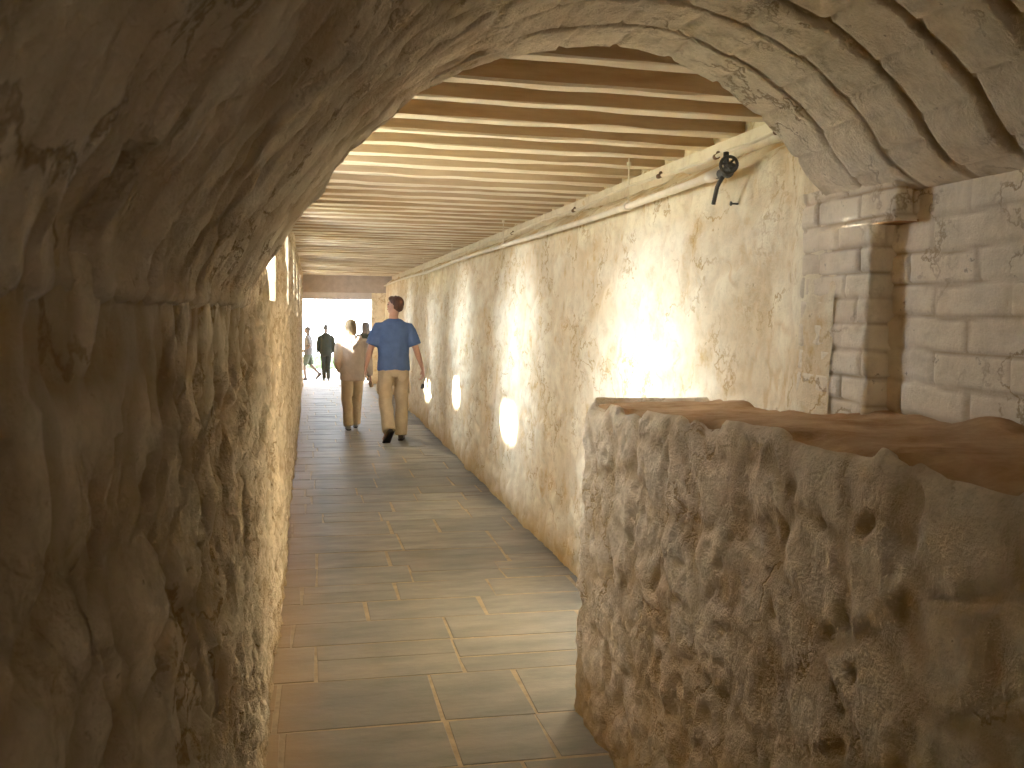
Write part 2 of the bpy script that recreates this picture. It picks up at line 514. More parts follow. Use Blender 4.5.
SPR = 1.955
def pier_path():
    # thing: brick pier standing proud of the recess
    root = empty('brick_pier', (1.6, 2.40, 1.30), 'whitewashed brick pier with an oversailing top course under the right foot of the arch', 'pier')
    def face(nm, y0, y1, z0, z1, seed):
        # path in plan: along the corridor face, round the near corner, back to the recess
        xf = 1.53
        L1 = y1 - y0; n1 = int(L1 / .009); n2 = 18
        pts = [(xf, y1 - L1 * k / n1) for k in range(n1)] + [(xf + .005, y0 + .003)] + [(xf + .16 * k / n2, y0) for k in range(1, n2 + 1)]
        pts = np.array(pts); nrm = np.zeros((len(pts), 2)); nrm[:n1] = (-1, 0); nrm[n1] = (-.7, -.7); nrm[n1 + 1:] = (0, -1)
        s = np.concatenate([[0], np.cumsum(np.hypot(*np.diff(pts, axis=0).T))])
        zs = np.arange(z0, z1 + .001, .009)
        S, Z = np.meshgrid(s, zs, indexing='ij')
        P = np.stack([np.repeat(pts[:, :1], len(zs), 1), np.repeat(pts[:, 1:], len(zs), 1), Z], -1)
        j, idn = brickpat(S, Z - 1.95, .215, .0745, seed, .010)
        d = -.010 * j + .010 * (idn - .5) + .006 * fbm(P * 14, 3, seed + 3)
        P[..., 0] += nrm[:, None, 0] * d; P[..., 1] += nrm[:, None, 1] * d
        # underside of the oversailing course closed by extra rows
        o = grid(nm, P, M['pier'], {'h': .7 - .4 * j, 'joint': j * (.45 + .55 * sstep(-.2, .3, fbm(P * 5, 2, 88))), 'stain': sstep(.2, .6, fbm(P * 3, 3, 61)) * .3 + sstep(1.40, 1.30, Z) * .4}, None, flip=True)
        o.parent = root; o.location = -root.location
        return o
    face('pier_shaft', 2.255, 2.62, 1.22, 1.862, 5)
    face('top_course', 2.15, 2.62, 1.858, SPR + .03, 8)
    v, f = box_data(1.545, 1.66, 2.154, 2.6, 1.857, 1.864)
    o = link_mesh('course_underside', v, f, M['earth'], root, False); o.location = -root.location
pier_path()

def build_recess():
    ys = nonuni([(-2.5, .8, .05, .02), (.8, 2.30, .012, .010)])
    zs = np.arange(-.02, SPR + .06, .0095)
    Y, Z = np.meshgrid(ys, zs, indexing='ij')
    P = np.stack([np.full_like(Y, 1.60), Y, Z], -1)
    j, idn = brickpat(Y, Z - 1.95, .26, .088, 21, .011)
    soft = sstep(-.35, .35, fbm(P * 3.0, 2, 7))
    d = -.012 * j * (.4 + .6 * soft) + .012 * (idn - .5) + .010 * fbm(P * 6, 3, 12)
    P[..., 0] -= d
    structure(grid('wall_right', P, M['pier'], {'h': .7 - .35 * j * soft, 'joint': j * (.25 + .75 * sstep(-.15, .3, fbm(P * 4, 2, 66))), 'stain': sstep(.25, .6, fbm(P * 2.6, 3, 19)) * .35 + sstep(1.42, 1.32, Z) * .4}, None))
build_recess()

# ------------------------------------------------------------------ vault: profile measured across the arch
PROF = [(-.26, 1.592), (-.160, 1.605), (-.152, 1.640), (-.122, 1.700), (-.066, 1.790), (.023, 1.905), (.121, 2.026), (.241, 2.144), (.350, 2.217), (.461, 2.270),
        (.587, 2.318), (.717, 2.345), (.805, 2.356), (.925, 2.352), (1.048, 2.325), (1.175, 2.271), (1.273, 2.211), (1.357, 2.143), (1.415, 2.081),
        (1.471, 2.010), (1.525, 1.968), (1.585, 1.942), (1.72, 1.938)]
def resample(prof, step):
    p = np.array(prof[:-1])
    # smooth by Catmull-Rom
    out = []
    q = np.vstack([2 * p[0] - p[1], p, 2 * p[-1] - p[-2]])
    for i in range(1, len(q) - 2):
        for k in range(12):
            t_ = k / 12
            a, b, c, d = q[i - 1], q[i], q[i + 1], q[i + 2]
            out.append(.5 * ((2 * b) + (-a + c) * t_ + (2 * a - 5 * b + 4 * c - d) * t_ ** 2 + (-a + 3 * b - 3 * c + d) * t_ ** 3))
    out.append(p[-1]); out = np.array(out)
    for _ in range(14): out[1:-1] = .25 * out[:-2] + .5 * out[1:-1] + .25 * out[2:]
    out = np.vstack([out, [prof[-1]]])
    s = np.concatenate([[0], np.cumsum(np.hypot(*np.diff(out, axis=0).T))])
    u = np.arange(0, s[-1], step)
    return np.stack([np.interp(u, s, out[:, 0]), np.interp(u, s, out[:, 1])], -1), u

def build_vault():
    prof, U = resample(PROF, .0105)
    tg = np.gradient(prof, axis=0); tg /= np.linalg.norm(tg, axis=1)[:, None]
    nrm = np.stack([tg[:, 1], -tg[:, 0]], -1)            # into the tunnel
    ys = nonuni([(-2.5, .5, .07, .02), (.5, ARCH, .009, .0085)])
    UU, Y = np.meshgrid(U, ys, indexing='ij')
    P = np.stack([np.repeat(prof[:, :1], len(ys), 1), Y, np.repeat(prof[:, 1:], len(ys), 1)], -1)
    Ltot = U[-1]
    br = sstep(.36, .50, UU / Ltot + .05 * fbm(P * 2, 2, 3))   # rubble on the left, ring brickwork on the right
    # rubble half
    S = np.stack([UU * .9, Y, UU * 0], -1)
    h, j = rubble(S, (4.2, 5.2, 1), 43, .34)
    pit = hollows(S, 51, (3.6, 8.5, 1))
    pit = np.maximum(pit, .7 * hollows(S, 57, (6, 15, 1)))
    rdg = 1 - np.abs(fbm(S * np.array([6, 12, 1]), 4, 15)) * 3
    W2 = S + .05 * np.stack([fbm(S * 8, 2, 150), fbm(S * 8 + 9, 2, 151), S[..., 0] * 0], -1)
    f1, f2, idd = worley(W2 * np.array([4.6, 11, 1]), 180)
    flake = sstep(.42, .33, f1) * (idd > .55)
    f1, f2, idd = worley(W2 * np.array([9, 22, 1]), 190)
    flake = np.maximum(flake, .6 * sstep(.40, .30, f1) * (idd > .62))
    pit = np.maximum(pit, flake * .8)
    dl = -.014 * flake + .010 * (h - .45) - .018 * pit + .006 * np.clip(rdg, -1, 1) + .009 * fbm(S * np.array([12, 30, 1]), 4, 6) + .004 * fbm(S * np.array([20, 80, 1]), 2, 9)
    # ring half: grooves at fixed Y between the brick rings
    rings = np.array([2.31, 2.12, 1.94, 1.735, 1.53, 1.32, 1.11, .90, .68, .46, .2, -.1, -.4, -.8, -1.2, -1.6, -2.0])
    gw = .010 + .010 * (Y < 2.1)
    yy = Y + .012 * fbm(np.stack([UU * 2.5, Y * 2, UU * 0], -1), 2, 15) + .006 * fbm(np.stack([UU * 9, Y * 9, UU * 0], -1), 2, 16)
    groove = np.zeros_like(Y); rid = np.zeros_like(Y)
    depth = np.zeros_like(Y)
    for k, r in enumerate(rings):
        wdt = .0055 if k < 2 else .014
        g = sstep(wdt + .008, wdt - .006, np.abs(yy - r))
        dep = .010 if k < 2 else .017
        groove = np.maximum(groove, g); depth = np.maximum(depth, g * dep)
        rid = rid + (yy < r)
    bl = .165
    uu = UU / bl + .37 * rid + .3 * _hash(rid.astype(np.int64), (rid * 0).astype(np.int64), (rid * 0).astype(np.int64), 3)
    uu = uu + .05 * fbm(np.stack([UU * 5, Y * 9, UU * 0], -1), 2, 25)
    fu = (uu - np.floor(uu)) * bl
    rj = sstep(.012, .003, np.minimum(fu, bl - fu))
    idn = _hash(np.floor(uu).astype(np.int64), rid.astype(np.int64), (rid * 0).astype(np.int64), 77)
    drop = sstep(.04, .0, np.abs(np.minimum(fu, bl - fu))) * 0
    miss = (idn > .955) & (rid > 0)
    db = -depth - .009 * rj * (1 - groove) + .007 * (idn - .5) + .009 * fbm(P * 9, 4, 29) + .006 * fbm(P * 2, 2, 30) - .020 * miss * (1 - groove)
    d = dl * (1 - br) + db * br
    # where brick meets the flat right wall head, keep inside
    d *= sstep(.03, .16, UU) * sstep(.13, .23, Ltot - UU)
    P[..., 0] += nrm[:, None, 0] * d; P[..., 2] += nrm[:, None, 1] * d
    edge = .018 * fbm(np.stack([UU * 7, UU * 0, UU * 0], -1), 3, 37)
    P[..., 1] += edge * sstep(2.2, 2.5, Y)
    hh = (1 - br) * np.clip(.5 + .5 * (h - .5) - .5 * pit, 0, 1) + br * np.clip(.62 - .45 * groove - .05 * rj + .25 * (idn - .5), 0, 1)
    jj = (1 - br) * j * .3 + br * np.clip(groove * .9 + .22 * rj, 0, 1)
    st = np.clip((1 - br) * pit * .5 + br * (miss * .5), 0, 1)
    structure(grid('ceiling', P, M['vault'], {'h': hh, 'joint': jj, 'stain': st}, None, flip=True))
    # far face of the vault and the masonry filling above it
    V, Fc = [], []
    n = len(prof)
    dd = d[:, -1]
    edgeP = P[:, -1]
    for i in range(n): V.append(edgeP[i])
    for i in range(n): V.append((edgeP[i][0], edgeP[i][1] + .005, 2.62))
    for i in range(n - 1): Fc.append((i, i + 1, n + i + 1, n + i))
    o = link_mesh('wall_back', V, Fc, M['vault'], smooth=False)
    o.name = 'wall_arch'
    structure(o)
build_vault()

# outer shells that close the tunnel: sides above the vault, back end
def plane(name, pts, mat):
    return structure(link_mesh(name, pts, [tuple(range(len(pts)))], mat, smooth=False))
plane('wall_back', [(-.5, -2.45, -.1), (1.9, -2.45, -.1), (1.9, -2.45, 2.7), (-.5, -2.45, 2.7)], M['vault'])

# ------------------------------------------------------------------ rubble ledge on the right
def build_ledge():
    root = empty('stone_ledge', (1.35, 1.6, 0), 'broad whitewashed rubble ledge with a bare brown earth top, built along the right wall', 'ledge')
    # plan path: from the wall along the far end, round the corner, down the corridor face to behind the viewer
    path = []
    xa, yf, xf = 1.60, 3.45, 1.075
    for k in range(46): path.append((xa - (xa - xf - .06) * k / 45, yf, 0, 1))
    for k in range(1, 10):
        a = k / 10 * math.pi / 2
        path.append((xf + .06 - .06 * math.sin(a), yf - .06 + .06 * math.cos(a), -math.sin(a), math.cos(a)))
    y = yf - .06
    while y > -2.4:
        path.append((xf, y, -1, 0)); y -= .0095 if y > .4 else .04
    path = np.array(path)
    def ztop(y): return 1.265 + .085 * sstep(3.4, 1.4, y)
    def scallop(y):
        q = np.stack([y * 7, y * 0, y * 0], -1)
        return sstep(.0, .45, fbm(q, 3, 123) + .12)
    nz = 135
    tt = np.linspace(0, 1, nz)
    XY = path[:, None, :2]; N = path[:, None, 2:]
    zt = ztop(path[:, 1])[:, None]
    Z = tt[None, :] * zt - .01
    P = np.stack([np.repeat(path[:, :1], nz, 1), np.repeat(path[:, 1:2], nz, 1), Z], -1)
    h, j = rubble(P, (4.2, 4.2, 5.2), 63, .40)
    pit = hollows(P, 71, (6, 6, 5.5))
    rdg = np.clip(1 - np.abs(fbm(P * np.array([5, 5, 4]), 4, 15)) * 3, -1, 1)
    d = .012 * (h - .45) - .010 * pit + .030 * fbm(P * 1.5, 2, 7) + .012 * fbm(P * 6, 4, 11) + .008 * rdg + .012 * fbm(P * 20, 4, 5) - .014 * hollows(P, 75, (15, 15, 12))
    # thick whitewash runs near the top edge
    runs = vnoise(np.stack([P[..., 0] * 14, P[..., 1] * 14, P[..., 2] * 1.5], -1), 55)
    d = d * (1 - .6 * sstep(.85, 1, tt)[None, :])
    d += sstep(.70, 1, tt)[None, :] * .006 * runs
    d = d - .035 * (1 - tt)[None, :] ** 2 * 0 + .03 * sstep(.35, 0, tt)[None, :]
    # the lip: dips where the whitewash has broken away, then turns in over the top
    run1 = np.cumsum(np.concatenate([[0], np.hypot(*np.diff(path[:, :2], axis=0).T)]))
    sc = scallop(path[:, 1])[:, None] * (path[:, 2] < -.5)[:, None]
    body = tt < .965
    Z = np.where(body[None, :], Z, Z)
    up_ = np.clip(tt / .965, 0, 1)[None, :]
    zl = zt - .026 * sc
    turn = np.clip((tt - .955) / .045, 0, 1)[None, :]
    P[..., 2] = np.where(body[None, :], up_ * zl, zl - .035 * turn ** 1.5) + .004 * runs * sstep(.8, .95, tt)[None, :]
    d = d * (1 - .5 * turn) - .040 * turn - .010 * sstep(.93, .965, tt)[None, :]
    P[..., 0] += N[..., 0] * d; P[..., 1] += N[..., 1] * d
    hh = np.clip(.5 + .5 * (h - .5) - .4 * pit, 0, 1)
    st = np.clip(pit * .4 + sstep(.95, .2, Z) * sstep(-.05, .35, fbm(P * np.array([3, 3, 2.2]), 4, 93)) * .8, 0, 1)
    grid('ledge_body', P, M['block'], {'h': hh, 'joint': j * .3, 'stain': st}, None, flip=True, parent=root).location = -root.location
    xs = np.arange(1.088, 1.625, .012); ys2 = np.arange(-2.4, 3.435, .015)
    X, Y = np.meshgrid(xs, ys2, indexing='ij')
    Q = np.stack([X, Y, np.zeros_like(X)], -1)
    inn = sstep(1.09, 1.20, X) * sstep(3.43, 3.33, Y)
    zz = ztop(Y) - .012 - .026 * scallop(Y + .01 * fbm(Q * 9, 2, 5)) * (1 - inn) + inn * (.014 * fbm(Q * 4, 4, 14) + .002) + .003 * fbm(Q * 18, 3, 15) + .03 * sstep(1.46, 1.6, X) * (.4 + fbm(Q * 6, 2, 18))
    Q[..., 2] = zz
    grid('earth_top', Q, M['earth'], {}, None, parent=root).location = -root.location
build_ledge()

# ------------------------------------------------------------------ timber ceiling beyond the arch
JB = 2.35
def build_ceiling():
    n = 9
    V, Fc = [], []
    o = structure(link_mesh('ceiling', [(-.5, 2.3, JB + .115), (2.3, 2.3, JB + .115), (2.3, END + .4, JB + .115), (-.5, END + .4, JB + .115)], [(3, 2, 1, 0)], M['board'], smooth=False))
    ords = ['first', 'second', 'third', 'fourth', 'fifth', 'sixth', 'seventh', 'eighth', 'ninth', 'tenth', 'eleventh', 'twelfth', 'thirteenth', 'fourteenth']
    y = 2.64; k = 0
    rr = random.Random(3)
    while y < END - .15:
        hw = .036 + rr.uniform(-.004, .006)
        ang = .014 + rr.uniform(-.006, .006)
        nx = 60
        x0, x1 = -.17, 1.85
        xs = np.linspace(x0, x1, nx)
        V, Fc, mi = [], [], []
        prof = [(-hw, JB + .114), (-hw, JB + .05), (-hw, JB + .006), (-hw + .006, JB), (hw - .006, JB), (hw, JB + .006), (hw, JB + .05), (hw, JB + .114)]
        drop = rr.uniform(-.006, .006)
        for i, xx in enumerate(xs):
            for a, (dy, z) in enumerate(prof):
                q = np.array([[xx * 5, k * 7.7 + dy * 20, a * 1.0]])
                jx = float(vnoise(q, 3)[0]) * .004
                jz = float(vnoise(q + 40, 3)[0]) * .004 if z < JB + .05 else 0
                V.append((xx, dy + ang * (xx - .8) + jx, z + jz + (drop if z < JB + .15 else 0)))
        m = len(prof)
        for i in range(nx - 1):
            for a in range(m - 1):
                Fc.append((i * m + a, i * m + a + 1, (i + 1) * m + a + 1, (i + 1) * m + a)); mi.append(1 if 2 <= a <= 4 else 0)
            Fc.append((i * m + m - 1, i * m, (i + 1) * m, (i + 1) * m + m - 1)); mi.append(0)
        Fc.append(tuple(range(m))); mi.append(0)
        Fc.append(tuple(reversed(range((nx - 1) * m, nx * m)))); mi.append(0)
        o = link_mesh('ceiling_joist', V, Fc, [M['joist_side'], M['joist_face']], smooth=False, midx=mi)
        o.location = (0, y, 0)
        lab = ('%s old whitewashed timber joist beyond the near arch, counting away from it' % ords[k]) if k < len(ords) else 'one of the many distant whitewashed joists past the fourteenth from the arch'
        tag(o, lab, 'joist', 'whitewashed joists under the tunnel ceiling')
        y += .305 + rr.uniform(-.02, .02); k += 1
build_ceiling()

# end wall: beam, lower board, jamb
def bx(name, x0, x1, y0, y1, z0, z1, mat):
    v, f = box_data(x0, x1, y0, y1, z0, z1); return structure(link_mesh(name, v, f, mat, smooth=False))
bx('trim_1', -.168, 1.95, END - .10, END + .12, 1.985, JB + .14, M['lintel'])
bx('trim_2', -.168, 1.95, END + .02, END + .30, 1.835, 1.985, M['lintel_low'])
bx('trim_3', 1.752, 1.90, ARCH + .02, END - .1, 2.262, JB + .001, M['joist_face'])
def build_jamb():
    zs = np.arange(-.02, 2.0, .03); pts = [(1.90, END - .12)] + [(1.66 - (1.66 - 1.33) * k / 12, END - .12 + .004 * k) for k in range(13)] + [(1.325, END - .05 + .3 * k / 10) for k in range(11)]
    pts = np.array(pts)
    P = np.stack([np.repeat(pts[:, :1], len(zs), 1), np.repeat(pts[:, 1:], len(zs), 1), np.repeat(zs[None], len(pts), 0)], -1)
    dn = fbm(P * 5, 3, 8) * .035
    P[..., 0] += dn
    structure(grid('wall_end', P, M['right'], {'h': .6 + dn * 6, 'stain': np.zeros(P.shape[:2]), 'joint': np.zeros(P.shape[:2])}, None, flip=True))
build_jamb()

# ------------------------------------------------------------------ pipe run on the right wall
PX, PZ = 1.558, 2.145
def tube(pts, r, n=12):
    return loft([(p, r, r) for p in pts], side=(1, 0, .01), n=n, cap=.2)
def build_pipe():
    root = empty('water_pipe', (PX, 3.4, PZ), 'long whitewashed pipe running along the top of the right wall', 'pipe')
    pts = []
    for k in range(60):
        y = 3.29 + (19.6 - 3.29) * k / 59
        pts.append((PX + .006 * math.sin(y * 1.7), y, PZ + .010 * math.sin(y * .9)))
    def part(nm, shapes, mat, par=root):
        v, f = join_data(shapes); o = link_mesh(nm, v, f, mat, None, True); o.parent = par
        if par is root: o.location = -root.location
        return o
    part('pipe', [tube(pts, .0165)], M['pipe'])
    for y in (3.35, 6.1, 9.2, 12.3, 15.4):
        part('coupling', [tube([(PX, y - .04, PZ + .010 * math.sin(y * .9)), (PX, y + .04, PZ + .010 * math.sin(y * .9))], .0225)], M['pipe'])
    # hangers up to the joists
    for i, y in enumerate((4.33, 7.33, 10.08, 12.7)):
        names = ['nearest', 'second nearest', 'third nearest', 'farthest visible']
        z = PZ + .010 * math.sin(y * .9)
        ringp = [(PX + .022 * math.cos(a), y, z + .022 * math.sin(a)) for a in [math.pi * 2 * q / 14 for q in range(15)]]
        h = empty('pipe_hanger', (PX, y, z + .02), '%s thin whitewashed rod hanger holding the pipe from a joist' % names[i], 'hanger', group='rod hangers of the pipe')
        for nm, sh in (('rod', tube([(PX, y, z + .02), (PX, y, JB + .05)], .004, 8)), ('ring', loft([(p, .004, .004) for p in ringp], side=(0, 1, 0), n=6, cap=.1)),
                       ('nut', tube([(PX, y, JB - .012), (PX, y, JB + .004)], .012, 6))):
            o = link_mesh(nm, sh[0], sh[1], M['pipe'], h); o.location = -h.location
    # valve at the near end of the pipe
    vx, vy, vz = PX - .005, 3.210, PZ + .012
    v = empty('pipe_valve', (vx, vy, vz), 'dark iron valve with round handwheel and hanging lever at the near pipe end', 'valve')
    def vp(nm, shapes, mat):
        a, f = join_data(shapes); o = link_mesh(nm, a, f, mat, v); o.location = -v.location; return o
    vp('valve_body', [tube([(PX, 3.310, PZ), (PX, 3.210, PZ + .004), (PX, 3.180, PZ + .01)], .017), tube([(PX, 3.235, PZ - .01), (PX - .004, 3.235, PZ + .075)], .011), ellipsoid((PX, 3.225, PZ), (.024, .028, .024))], M['iron'])
    wc = Vector((PX - .03, 3.155, PZ + .014))
    ax = Vector((-.45, -.89, 0)).normalized(); u = Vector((0, 0, 1)); w = ax.cross(u)
    rim = [wc + (u * math.cos(a) + w * math.sin(a)) * .030 for a in [2 * math.pi * q / 22 for q in range(23)]]
    sp = [tube([wc - (u * math.cos(a) + w * math.sin(a)) * .03, wc + (u * math.cos(a) + w * math.sin(a)) * .03], .005, 8) for a in (.3, 1.35, 2.4)]
    hub = ellipsoid(wc, (.012, .012, .012))
    vp('handwheel', [loft([(p, .0065, .0065) for p in rim], side=ax, n=8, cap=.1), hub] + sp, M['iron'])
    vp('stem', [tube([wc + ax * .012, wc - ax * .05], .008)], M['iron'])
    vp('lever', [tube([(PX - .012, 3.240, PZ - .018), (PX - .016, 3.265, PZ - .040), (PX - .018, 3.275, PZ - .052), (PX - .020, 3.300, PZ - .115)], .0085)], M['iron'])
    # thin conduit lying on the setback above
    cp = []
    for k in range(150):
        y = 2.75 + 9.5 * k / 149
        cp.append((1.650 + .006 * math.sin(y * 5), y, 2.262 + .008 * math.sin(y * 3.1) + .003 * math.sin(y * 17)))
    c = empty('conduit', (1.65, 2.75, 2.262), 'thin whitewashed conduit on the rough ledge above the pipe, under the joist ends', 'conduit')
    o = link_mesh('conduit_tube', *tube(cp, .0075, 10), M['pipe'], c); o.location = -c.location
    for y in (3.02, 3.52, 4.15, 5.6, 7.4):
        z = 2.262 + .008 * math.sin(y * 3.1)
        o = link_mesh('clip', *join_data([tube([(1.648, y - .012, z), (1.648, y + .012, z)], .012), ellipsoid((1.655, y, z + .014), (.008, .014, .010))]), M['rust'], c); o.location = -c.location
    nl = link_mesh('nail', *join_data([tube([(1.66, 3.27, 2.031), (1.598, 3.265, 2.031)], .004, 8), tube([(1.597, 3.265, 2.031), (1.593, 3.265, 2.031)], .009, 10)]), M['iron'])
    tag(nl, 'small dark nail head in the right wall below the valve', 'nail')
build_pipe()

# ------------------------------------------------------------------ outside
def gz(y): return -.0 - .6 * sstep(END + .2, 28.0, y)
ys = np.linspace(END + .1, 46, 60); xs = np.linspace(-6, 14, 50)
X, Y = np.meshgrid(xs, ys, indexing='ij')
Pg = np.stack([X, Y, gz(Y) - .02 + .02 * fbm(np.stack([X, Y, X * 0], -1), 2, 2)], -1)
structure(grid('ground', Pg, M['ground'], {}, None))
plane('ground_bank', [(-14, -4, 1.35), (-.45, -4, 1.35), (-.45, END, 1.35), (-14, END, 1.35)], M['bank'])
bx('wall_shade', -1.9, -1.55, END + .1, 33, -.8, 3.6, M['right'])  # unseen wall added to keep the sun off the people outside
bx('ceiling', -1.9, 7, END + .3, 29.6, 3.3, 3.45, M['lintel'])  # unseen canopy added over the far people to keep them dark
bx('wall_shade', 1.9, 9, END + .3, END + .5, -.8, 5.5, M['right'])  # this and the next two: unseen high facade added to block sky
bx('wall_shade', -6, -.5, END + .12, END + .3, -.8, 5.5, M['right'])
bx('wall_shade', -.6, 2.0, END + .31, END + .5, 1.99, 5.5, M['right'])
def build_lawn():
    rr = np.random.default_rng(4)
    n = 9000
    x = rr.uniform(-2.5, 7, n); y = 34.5 + 9 * rr.random(n) ** 1.2
    hgt = rr.uniform(.06, .16, n); w = rr.uniform(.015, .03, n); a = rr.uniform(0, 6.28, n); lx = rr.uniform(-.06, .06, n); ly = rr.uniform(-.06, .06, n)
    z = gz(y) - .02
    b0 = np.stack([x - w * np.cos(a), y - w * np.sin(a), z], -1); b1 = np.stack([x + w * np.cos(a), y + w * np.sin(a), z], -1); tp = np.stack([x + lx, y + ly, z + hgt], -1)
    V = np.stack([b0, b1, tp], 1).reshape(-1, 3)
    Fc = np.arange(n * 3).reshape(-1, 3)
    base = [(-2.5, 34.4, -.602), (7, 34.4, -.602), (7, 44, -.602), (-2.5, 44, -.602)]
    V = np.vstack([V, base]); Fc = [tuple(f) for f in Fc] + [(n * 3, n * 3 + 1, n * 3 + 2, n * 3 + 3)]
    o = link_mesh('lawn', V, Fc, M['grass'], smooth=False)
    tag(o, 'strip of pale green grass outside beyond the far opening', 'grass'); o['kind'] = 'stuff'
build_lawn()

# ------------------------------------------------------------------ people
def mk(col, nm, **k): return simple(nm, col, **k)
SKIN = mk((.50, .25, .16), 'skin', rough=.55, var=.08, scale=30)
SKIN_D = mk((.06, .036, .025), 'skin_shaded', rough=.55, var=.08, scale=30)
EYE_M = mk((.05, .04, .03), 'eye_dark', rough=.2, var=.1)
LIP = mk((.35, .12, .09), 'lip', rough=.5, var=.1)

def hand_shapes(w, d, s, n, k=1.0, curl=.35):
    """w wrist, d pointing to the fingertips, s toward the thumb, n palm normal"""
    w, d = Vector(w), Vector(d).normalized()
    s = Vector(s); s = (s - d * s.dot(d)).normalized(); n = Vector(n); n = (n - d * n.dot(d) - s * n.dot(s)).normalized()
    sh = [loft([(w - d * .03 * k, .024 * k, .020 * k), (w + d * .015 * k, .030 * k, .017 * k), (w + d * .055 * k, .040 * k, .016 * k), (w + d * .088 * k, .040 * k, .013 * k)], side=s, n=14)]
    for off, ln in ((.030, .072), (.010, .082), (-.010, .076), (-.029, .060)):
        p = w + d * .082 * k + s * off * k
        dirn = d.copy(); pts = [(p - d * .02 * k, .0095 * k, .0095 * k), (p, .0092 * k, .0092 * k)]
        for q, fr in enumerate((.45, .32, .23)):
            dirn = (dirn * math.cos(curl) + n * math.sin(curl)).normalized()
            p = p + dirn * ln * fr * k; r = (.0088, .0080, .0070)[q] * k; pts.append((p, r, r))
        sh.append(loft(pts, side=s, n=8))
    p = w + d * .022 * k + s * .024 * k; dirn = (d * .75 + s * .62 + n * .25).normalized()
    pts = [(p - s * .012 * k, .013 * k, .012 * k), (p + dirn * .02 * k, .0125 * k, .012 * k)]
    p = p + dirn * .04 * k; pts.append((p, .0105 * k, .0105 * k)); dirn = (d * .95 + s * .2 + n * .3).normalized(); p = p + dirn * .03 * k; pts.append((p, .0085 * k, .0085 * k))
    sh.append(loft(pts, side=n, n=8))
    return sh

def head_shapes(c, yaw, k=1.0, pitch=0.0, tilt=0.0):
    R = Matrix.Rotation(yaw, 3, 'Z') @ Matrix.Rotation(pitch, 3, 'X') @ Matrix.Rotation(tilt, 3, 'Y')
    ax = (R @ Vector((1, 0, 0)), R @ Vector((0, 1, 0)), R @ Vector((0, 0, 1)))
    T = lambda x, y, z: Vector(c) + (ax[0] * x + ax[1] * y + ax[2] * z) * k
    e = lambda p, r: ellipsoid(T(*p), tuple(q * k for q in r), ax)
    sh = [e((0, -.008, .025), (.074, .096, .088)), e((0, .022, -.045), (.060, .066, .070)), e((0, .058, -.082), (.030, .030, .024)),
          e((0, .098, -.022), (.012, .016, .024)), e((0, .090, .0), (.009, .012, .024)), e((0, .072, .022), (.055, .018, .016)),
          e((.033, .072, -.028), (.022, .016, .016)), e((-.033, .072, -.028), (.022, .016, .016)),
          e((.077, -.006, -.012), (.010, .020, .032)), e((-.077, -.006, -.012), (.010, .020, .032)), e((0, .086, -.062), (.024, .010, .012))]
    return sh, T, ax

